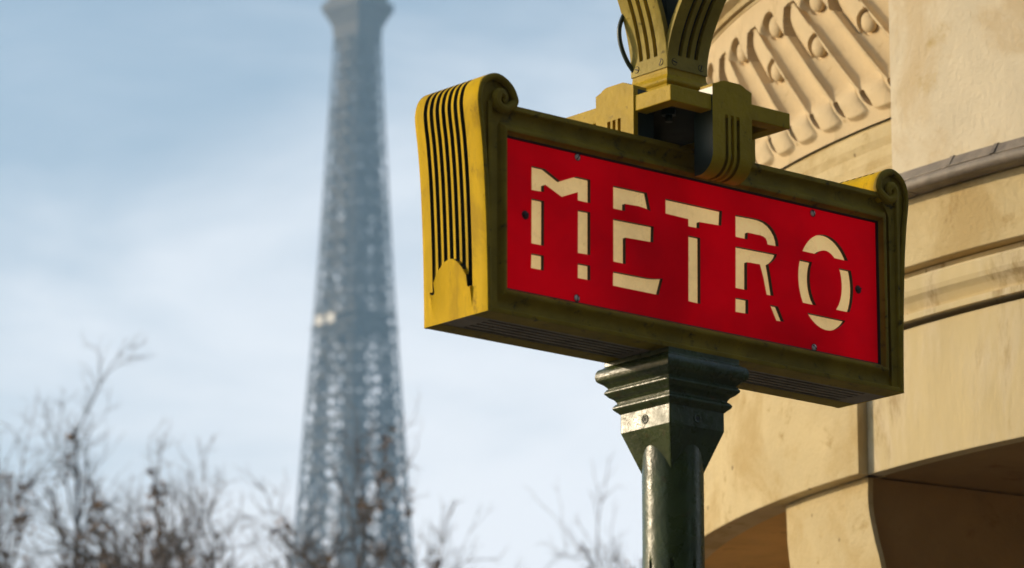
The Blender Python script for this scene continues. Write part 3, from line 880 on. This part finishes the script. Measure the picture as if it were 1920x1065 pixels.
# ------------------------------------------------------------------ unseen house added behind the camera to block sky light
M_HOUSE = mat("grey_house_render", (0.20, 0.165, 0.115), 0.9, 0.15, 0.6)
M_ZINC = mat("zinc_roof", (0.16, 0.17, 0.18), 0.5)
M_PANE = mat("dark_window_glass", (0.02, 0.022, 0.025), 0.1)
M_SHUT = mat("window_frame_paint", (0.35, 0.33, 0.29), 0.6)
house = empty("sky_blocking_house", (6.0, -9.0, 0), R_(-110))
house.rotation_euler = (0, 0, R_(-20 + 180))
tag(house, "unseen six storey house with zinc roof added to block sky light", "house")
NB, FLO, BW, FH = 15, 6, 3.0, 3.3
X0 = -31.0
b = MB()
b.box((X0, 0.0, 0), (X0 + NB * BW, 12, FLO * FH))
for f in range(1, FLO + 1):
    b.box((X0 - 0.1, -0.22, f * FH - 0.18), (X0 + NB * BW + 0.1, 0.0, f * FH - 0.002))
b.build("wall", M_HOUSE, house)
b = MB()
zr = FLO * FH
b.add([(X0, 0.3, zr), (X0 + NB * BW, 0.3, zr), (X0 + NB * BW, 11.7, zr), (X0, 11.7, zr), (X0 + 1, 2.2, zr + 3.6), (X0 + NB * BW - 1, 2.2, zr + 3.6), (X0 + NB * BW - 1, 9.8, zr + 3.6), (X0 + 1, 9.8, zr + 3.6)],
      [(4, 5, 6, 7), (0, 1, 5, 4), (1, 2, 6, 5), (2, 3, 7, 6), (3, 0, 4, 7)])
b.build("roof", M_ZINC, house)
win0 = pane0 = None
for f in range(FLO):
    for i in range(NB):
        if win0 is None:
            b = MB()
            for lo, hi in (((-0.65, -0.06, 0), (-0.55, 0.05, 2.2)), ((0.55, -0.06, 0), (0.65, 0.05, 2.2)), ((-0.55, -0.06, 2.1), (0.55, 0.05, 2.2)), ((-0.55, -0.06, 0), (0.55, 0.05, 0.1)), ((-0.03, -0.05, 0.1), (0.03, 0.04, 2.1))):
                b.box(lo, hi)
            win0 = b.build("window", M_SHUT, house)
            b = MB(); b.add([(-0.55, -0.02, 0.1), (0.55, -0.02, 0.1), (0.55, -0.02, 2.1), (-0.55, -0.02, 2.1)], [(0, 1, 2, 3)])
            pane0 = b.build("pane", M_PANE, win0)
            w = win0
        else:
            w = win0.copy(); COL.objects.link(w); w.parent = house
            p_ = pane0.copy(); COL.objects.link(p_); p_.parent = w
        w.location = (X0 + BW * (i + 0.5), -0.01, f * FH + 0.55)

# ------------------------------------------------------------------ iron lattice tower
TX, TY = -31.45, 850.0
tower = empty("iron_tower", (TX, TY, 0), R_(45 + 2.1))
tag(tower, "tall tapering iron lattice tower fading into haze behind bare trees", "tower")
ZT_ = [0, 57, 116, 154.8, 172.4, 183.3, 194.0, 203.3, 214.6, 234.0, 250.8, 263.6, 276]
HD_ = [88, 50, 24, 11.9, 10.5, 9.75, 8.95, 8.25, 7.45, 6.30, 5.35, 4.75, 4.4]      # half diagonal
def hs(z): return float(np.interp(z, ZT_, HD_)) / math.sqrt(2)
def legw(z): return float(np.interp(z, [0, 57, 116, 150, 200, 276], [25, 15, 10, 3.9, 2.5, 1.7]))
levels = [0, 14, 28, 42, 57, 70, 82, 94, 105, 116]
z = 116.0
trng = random.Random(19)
while z < 263:
    z += max(3.6, 0.80 * hs(z)) * trng.uniform(0.72, 1.28); levels.append(z)
levels[-1] = 264.0
def corner(z, sx, sy, off=(0, 0)):
    h = hs(z); w = legw(z)
    return Vector((sx * (h - off[0] * w), sy * (h - off[1] * w), z))
for i in range(len(levels) - 1):
    za, zb3 = levels[i], levels[i + 1]
    for sx in (-1, 1):
        for sy in (-1, 1):
            b = MB()
            cs = [(0, 0), (1, 0), (1, 1), (0, 1)]
            bw = 0.16 * legw(za) if za > 116 else 1.2
            for c in cs: b.bar(corner(za, sx, sy, c), corner(zb3, sx, sy, c), bw)
            for j in range(4):
                c1, c2 = cs[j], cs[(j + 1) % 4]
                if trng.random() < 0.85: b.bar(corner(za, sx, sy, c1), corner(zb3, sx, sy, c2), bw * trng.uniform(0.4, 0.9))
                if trng.random() < 0.75: b.bar(corner(za, sx, sy, c2), corner(zb3, sx, sy, c1), bw * trng.uniform(0.4, 0.9))
                b.bar(corner(zb3, sx, sy, c1), corner(zb3, sx, sy, c2), bw * 0.8)
                zm = (za + zb3) / 2
                b.bar(corner(zm, sx, sy, c1), corner(zm, sx, sy, c2), bw * 0.6)
            b.build("leg_section", M_IRON, tower)
    if za >= 116:
        for f in range(4):
            b = MB()
            sA, sB = [((-1, -1), (1, -1)), ((1, -1), (1, 1)), ((1, 1), (-1, 1)), ((-1, 1), (-1, -1))][f]
            oA = (1, 0) if f % 2 == 0 else (0, 1)
            A0, A1 = corner(za, *sA, oA), corner(zb3, *sA, oA)
            B0, B1 = corner(za, *sB, oA), corner(zb3, *sB, oA)
            bw = trng.uniform(0.28, 0.55)
            b.bar(A0, B1, bw); b.bar(B0, A1, bw)
            b.bar(A1, B1, trng.uniform(0.35, 0.85))
            if trng.random() < 0.5:
                m0, m1 = A0.lerp(A1, 0.5), B0.lerp(B1, 0.5)
                b.bar(m0, m1, 0.3); b.bar(A0.lerp(B0, 0.5), A1.lerp(B1, 0.5), 0.4)
            b.build("lattice_panel", M_IRON, tower)
# lift shaft in the middle
b = MB()
for sx, sy in ((-1, -1), (1, -1), (1, 1), (-1, 1)):
    b.bar((sx * 1.4, sy * 1.4, 116), (sx * 1.4, sy * 1.4, 266), 0.45)
for z in np.arange(118, 264, 3.0):
    for (p, q) in (((-1.4, -1.4), (1.4, -1.4)), ((1.4, -1.4), (1.4, 1.4)), ((1.4, 1.4), (-1.4, 1.4)), ((-1.4, 1.4), (-1.4, -1.4))):
        b.bar((*p, z), (*q, z + 3.0), 0.3); b.bar((*p, z), (*q, z), 0.3)
b.build("lift_shaft", M_IRON, tower)
b = MB()
for zz_, hh in ((203.4, 0.45), (206.2, 0.2)):
    h = hs(zz_) + hh
    b.box((-h, -h, zz_ - 0.5), (h, h, zz_))
b.build("middle_platform", M_IRON, tower)
for (x, y) in ((-5.75, 3.6), (-5.75, 0.4)):  # pale boxes added as bright sun glints on the tower's left face
    b = MB()
    b.box((x - 0.8, y - 1.0, 203.45), (x + 0.8, y + 1.0, 205.3))
    b.build("sun_glint", M_GLINT, tower)
b = MB()
for (z1_, h1, z2_, h2) in ((263.2, 3.38, 266.3, 3.62), (266.3, 3.62, 269.4, 5.0), (269.4, 5.2, 271.2, 5.2), (271.0, 4.3, 275, 4.3), (275, 5.5, 276.5, 5.5), (276.5, 3.6, 281, 3.2), (281, 3.2, 290, 1.4)):
    b.add([(-h1, -h1, z1_), (h1, -h1, z1_), (h1, h1, z1_), (-h1, h1, z1_), (-h2, -h2, z2_), (h2, -h2, z2_), (h2, h2, z2_), (-h2, h2, z2_)],
          [(0, 3, 2, 1), (4, 5, 6, 7), (0, 1, 5, 4), (1, 2, 6, 5), (2, 3, 7, 6), (3, 0, 4, 7)])
b.build("top_platform", M_IRON, tower)
b = MB(); b.bar((0, 0, 290), (0, 0, 324), 1.0); b.build("mast", M_IRON, tower)
for zz_, hh in ((57.0, 3.0), (116.0, 2.0)):
    b = MB(); h = hs(zz_) + hh
    b.box((-h, -h, zz_ - 3), (h, h, zz_ + 2)); b.build("lower_platform", M_IRON, tower)

# ------------------------------------------------------------------ bare trees
def tree(px, dist, top, name, label, seed, spread=1.0, leaf=1.0, bark=None, lean=(0, 0), thick=1.0):
    rng = random.Random(seed)
    x = (px - 960) / 8179.0 * dist * 1.03
    root = empty(name, (x, dist, 0))
    tag(root, label, "tree", "bare winter trees in front of the tower")
    trunk, br, tw, lf = MB(), MB(), MB(), MB()
    def rv(s_=1.0): return Vector((rng.gauss(0, 1), rng.gauss(0, 1), rng.gauss(0, 1))) * s_
    def walk(p, d, ln, seg, curl, up):
        pts = [p.copy()]; ds = [d]
        for _ in range(seg):
            d = (d + rv(curl) + Vector((0, 0, up))).normalized()
            p = p + d * (ln / seg); pts.append(p.copy()); ds.append(d)
        return pts, ds
    def leaves(q, n_, rad):
        for _ in range(n_):
            c = q + Vector((rng.gauss(0, rad), rng.gauss(0, rad), rng.gauss(0, rad * 1.5)))
            s_ = rng.uniform(0.03, 0.07)
            u = rv().normalized() * s_; v = u.cross(rv()).normalized() * s_ * 0.7
            lf.add([c - u, c + v, c + u, c - v], [(0, 1, 2), (0, 2, 3)])
    def twig(p, d, ln, rad, lev):
        pts, ds = walk(p, d, ln, 4, 0.13, 0.05)
        tw.tube(pts, [rad, rad * 0.85, rad * 0.7, rad * 0.55, rad * 0.35], 3, caps=False)
        if lev < 2:
            for k in range(4 if lev == 0 else 2):
                i = rng.randrange(1, 5)
                side = ds[i].cross(rv()).normalized(); a_ = R_(rng.uniform(25, 50))
                twig(pts[i], ds[i] * math.cos(a_) + side * math.sin(a_), ln * rng.uniform(0.35, 0.6), rad * 0.6, lev + 1)
        if lev == 0 and rng.random() < 0.10 * leaf: leaves(pts[rng.randrange(1, 4)], rng.randrange(8, 26), 0.075)
    def side_branch(p, d, ln, rad):
        seg = 6
        pts, ds = walk(p, d, ln, seg, 0.10, 0.09)
        br.tube(pts, [rad * (1 - 0.7 * i / seg) for i in range(seg + 1)], 4, caps=False)
        for k in range(max(4, int(ln / 0.22))):
            t = rng.uniform(0.12, 1.0) * seg; i = min(seg - 1, int(t))
            q = pts[i].lerp(pts[i + 1], t - i)
            side = ds[i].cross(rv()).normalized(); a_ = R_(rng.uniform(22, 48))
            twig(q, ds[i] * math.cos(a_) + side * math.sin(a_), rng.uniform(0.45, 1.05), rng.uniform(0.007, 0.012) * thick, 0)
        if rng.random() < 0.27 * leaf:
            for _ in range(rng.randrange(1, 4)):
                leaves(pts[rng.randrange(2, seg + 1)], rng.randrange(6, 18), 0.05)
    th = top * 0.30
    tp, tds = walk(Vector((0, 0, 0)), Vector((lean[0], lean[1], 1)).normalized(), th, 6, 0.02, 0.02)
    trunk.tube(tp, [0.30 - 0.018 * i for i in range(7)], 10, caps=False)
    nl = rng.randrange(5, 7)
    for k in range(nl):
        az = 2 * math.pi * (k + rng.uniform(-0.3, 0.3)) / nl
        tilt = R_(rng.uniform(12, 34)) * spread
        d = Vector((math.cos(az) * math.sin(tilt), math.sin(az) * math.sin(tilt), math.cos(tilt)))
        ln = (top - th) * rng.uniform(0.72, 1.0)
        seg = 14
        pts, ds = walk(tp[-1] - Vector((0, 0, rng.uniform(0, 0.5))), d, ln, seg, 0.055, 0.03)
        r0 = rng.uniform(0.12, 0.17)
        lr = [r0 * (1 - i / seg) ** 0.8 + 0.010 for i in range(seg + 1)]
        lr = [r * thick for r in lr]
        br.tube(pts, lr, 6, caps=False)
        nb = int(ln / 0.46)
        for m in range(nb):
            t = (0.25 + 0.75 * (m + rng.random()) / nb) * seg; i = min(seg - 1, int(t))
            q = pts[i].lerp(pts[i + 1], t - i)
            side = ds[i].cross(rv()).normalized(); a_ = R_(rng.uniform(28, 58)) * spread
            side_branch(q, (ds[i] * math.cos(a_) + side * math.sin(a_)).normalized(), rng.uniform(0.8, 2.3) * (1.15 - 0.5 * t / seg), lr[i] * rng.uniform(0.30, 0.5) + 0.008)
    tv = np.array(tw.v)
    want = (top - 1.6) / dist
    lo_, hi_ = 0.3, 2.0
    for _ in range(30):
        k = (lo_ + hi_) / 2
        el = np.percentile((tv[:, 2] * k - 1.6) / (dist + tv[:, 1] * k), 99.97)
        lo_, hi_ = (k, hi_) if el < want else (lo_, k)
    for mb in (trunk, br, tw, lf):
        mb.v = [(p[0] * k, p[1] * k, p[2] * k) for p in mb.v]
    bk = bark or M_BARK
    trunk.build("trunk", bk, root, recalc=False)
    br.build("branches", bk, root, recalc=False)
    o = tw.build("twigs", bk, root, recalc=False); o['kind'] = 'stuff'
    if lf.v:
        o = lf.build("withered_leaves", M_LEAF, root, recalc=False); o['kind'] = 'stuff'
    return root
def topz(y, dist):
    return 1.6 + dist * math.tan(R_(PITCH) + math.atan((532.5 - y) / 8179.22))
TREES = [
    (-40, 66, 640, "tall bare grey tree cut off by the left edge of the photo", 11, 0.5, 0.4, M_BARK2, (0.0, 0)),
    (225, 58, 765, "bare brown tree with fanning twigs second from the left edge", 23, 0.75, 1.5, M_BARK, (0.0, 0)),
    (420, 62, 740, "bare tree with clusters of withered leaves just left of the tower", 37, 0.8, 1.5, M_BARK, (0, 0)),
    (585, 56, 830, "bare tree whose thick dark boughs cross the lower tower", 47, 1.2, 1.5, M_BARK, (0.0, 0)),
    (1165, 70, 845, "thin pale bare tree with one slim limb rising between tower and sign post", 53, 0.8, 0.8, M_BARK2, (0, 0)),
    (1105, 64, 880, "low bare tree with russet leaves directly left of the green post", 67, 1.0, 2.0, M_BARK, (0, 0)),
    (0, 72, 630, "misty far bare grey tree fanning up by the left edge of the photo", 13, 0.55, 0.2, M_BARK2, (0, 0)),
    (75, 60, 870, "small bare tree low in the bottom left corner", 71, 1.0, 1.4, M_BARK, (0, 0)),
]
for (px, dist, y, lab, seed, spread, leaf, bk, lean) in TREES:
    tree(px, dist, topz(y, dist), "bare_tree", lab, seed, spread, leaf, bk, lean, 1.6 if seed == 47 else 1.1)

M_EVER = mat("dark_evergreen_leaf", (0.035, 0.048, 0.018), 0.6, 0.35, 1.5)
def evergreen(x, y, h, rad, seed, label):  # unseen trees added to block sky light and darken reflections
    ever = empty("sky_blocking_evergreen", (x, y, 0))
    tag(ever, label, "tree", "unseen evergreens added beside the camera to block sky light")
    rng = random.Random(seed)
    b = MB()
    b.tube([(0, 0, 0), (0.05, 0.02, h * .2), (0.0, 0.1, h * .4), (0.1, 0, h * .8)], [0.28, 0.22, 0.18, 0.06], 10)
    for k in range(26):
        a_ = rng.uniform(0, 6.28); z_ = rng.uniform(h * .24, h * .75); r_ = rng.uniform(.4, .85) * rad
        b.tube([(0.02, 0.05, z_), (math.cos(a_) * r_ * .5, math.sin(a_) * r_ * .5, z_ + .7), (math.cos(a_) * r_, math.sin(a_) * r_, z_ + 1.1)], [0.07, 0.045, 0.015], 5)
    b.build("trunk", M_BARK, ever)
    b = MB()
    for k in range(9000):
        while True:
            u = Vector((rng.uniform(-1, 1), rng.uniform(-1, 1), rng.uniform(-1, 1)))
            if 0.25 < u.length < 1: break
        c = Vector((u.x * rad, u.y * rad, h * .6 + u.z * h * .4))
        c += Vector((math.sin(c.z * 3 + c.y * 2), math.cos(c.x * 2.3), math.sin(c.x * 1.7 + c.y))) * 0.35
        s_ = rng.uniform(0.10, 0.22)
        d = Vector((rng.gauss(0, 1), rng.gauss(0, 1), rng.gauss(0, 1))).normalized() * s_
        e = d.cross(Vector((rng.gauss(0, 1), rng.gauss(0, 1), rng.gauss(0, 1)))).normalized() * s_ * 0.6
        b.add([c - d, c + e, c + d, c - e], [(0, 1, 2, 3)])
    b.build("crown", M_EVER, ever, recalc=False)
evergreen(13.5, 6.5, 9.9, 3.6, 5, "dense dark evergreen tree standing on the pavement far to the right")
evergreen(7.5, 0.5, 12.5, 3.6, 6, "unseen tall evergreen added right of the camera to block sky light")
evergreen(12.5, -2.5, 13.5, 4.0, 8, "unseen broad evergreen added behind on the right to block sky light")

# ------------------------------------------------------------------ haze
b = MB()
b.box((-1010, -310, -1.2), (1010, 1110, 335))
hz = bpy.data.materials.new("pale_haze"); hz.use_nodes = True
hn, hl = hz.node_tree.nodes, hz.node_tree.links
hn.remove(hn["Principled BSDF"])
pv = hn.new("ShaderNodeVolumePrincipled")
pv.inputs["Color"].default_value = (0.42, 0.71, 1.0, 1)
pv.inputs["Density"].default_value = 0.00052
pv.inputs["Anisotropy"].default_value = 0.2
hl.new(pv.outputs[0], hn["Material Output"].inputs["Volume"])
o = b.build("haze", hz)
tag(o, kind='stuff')
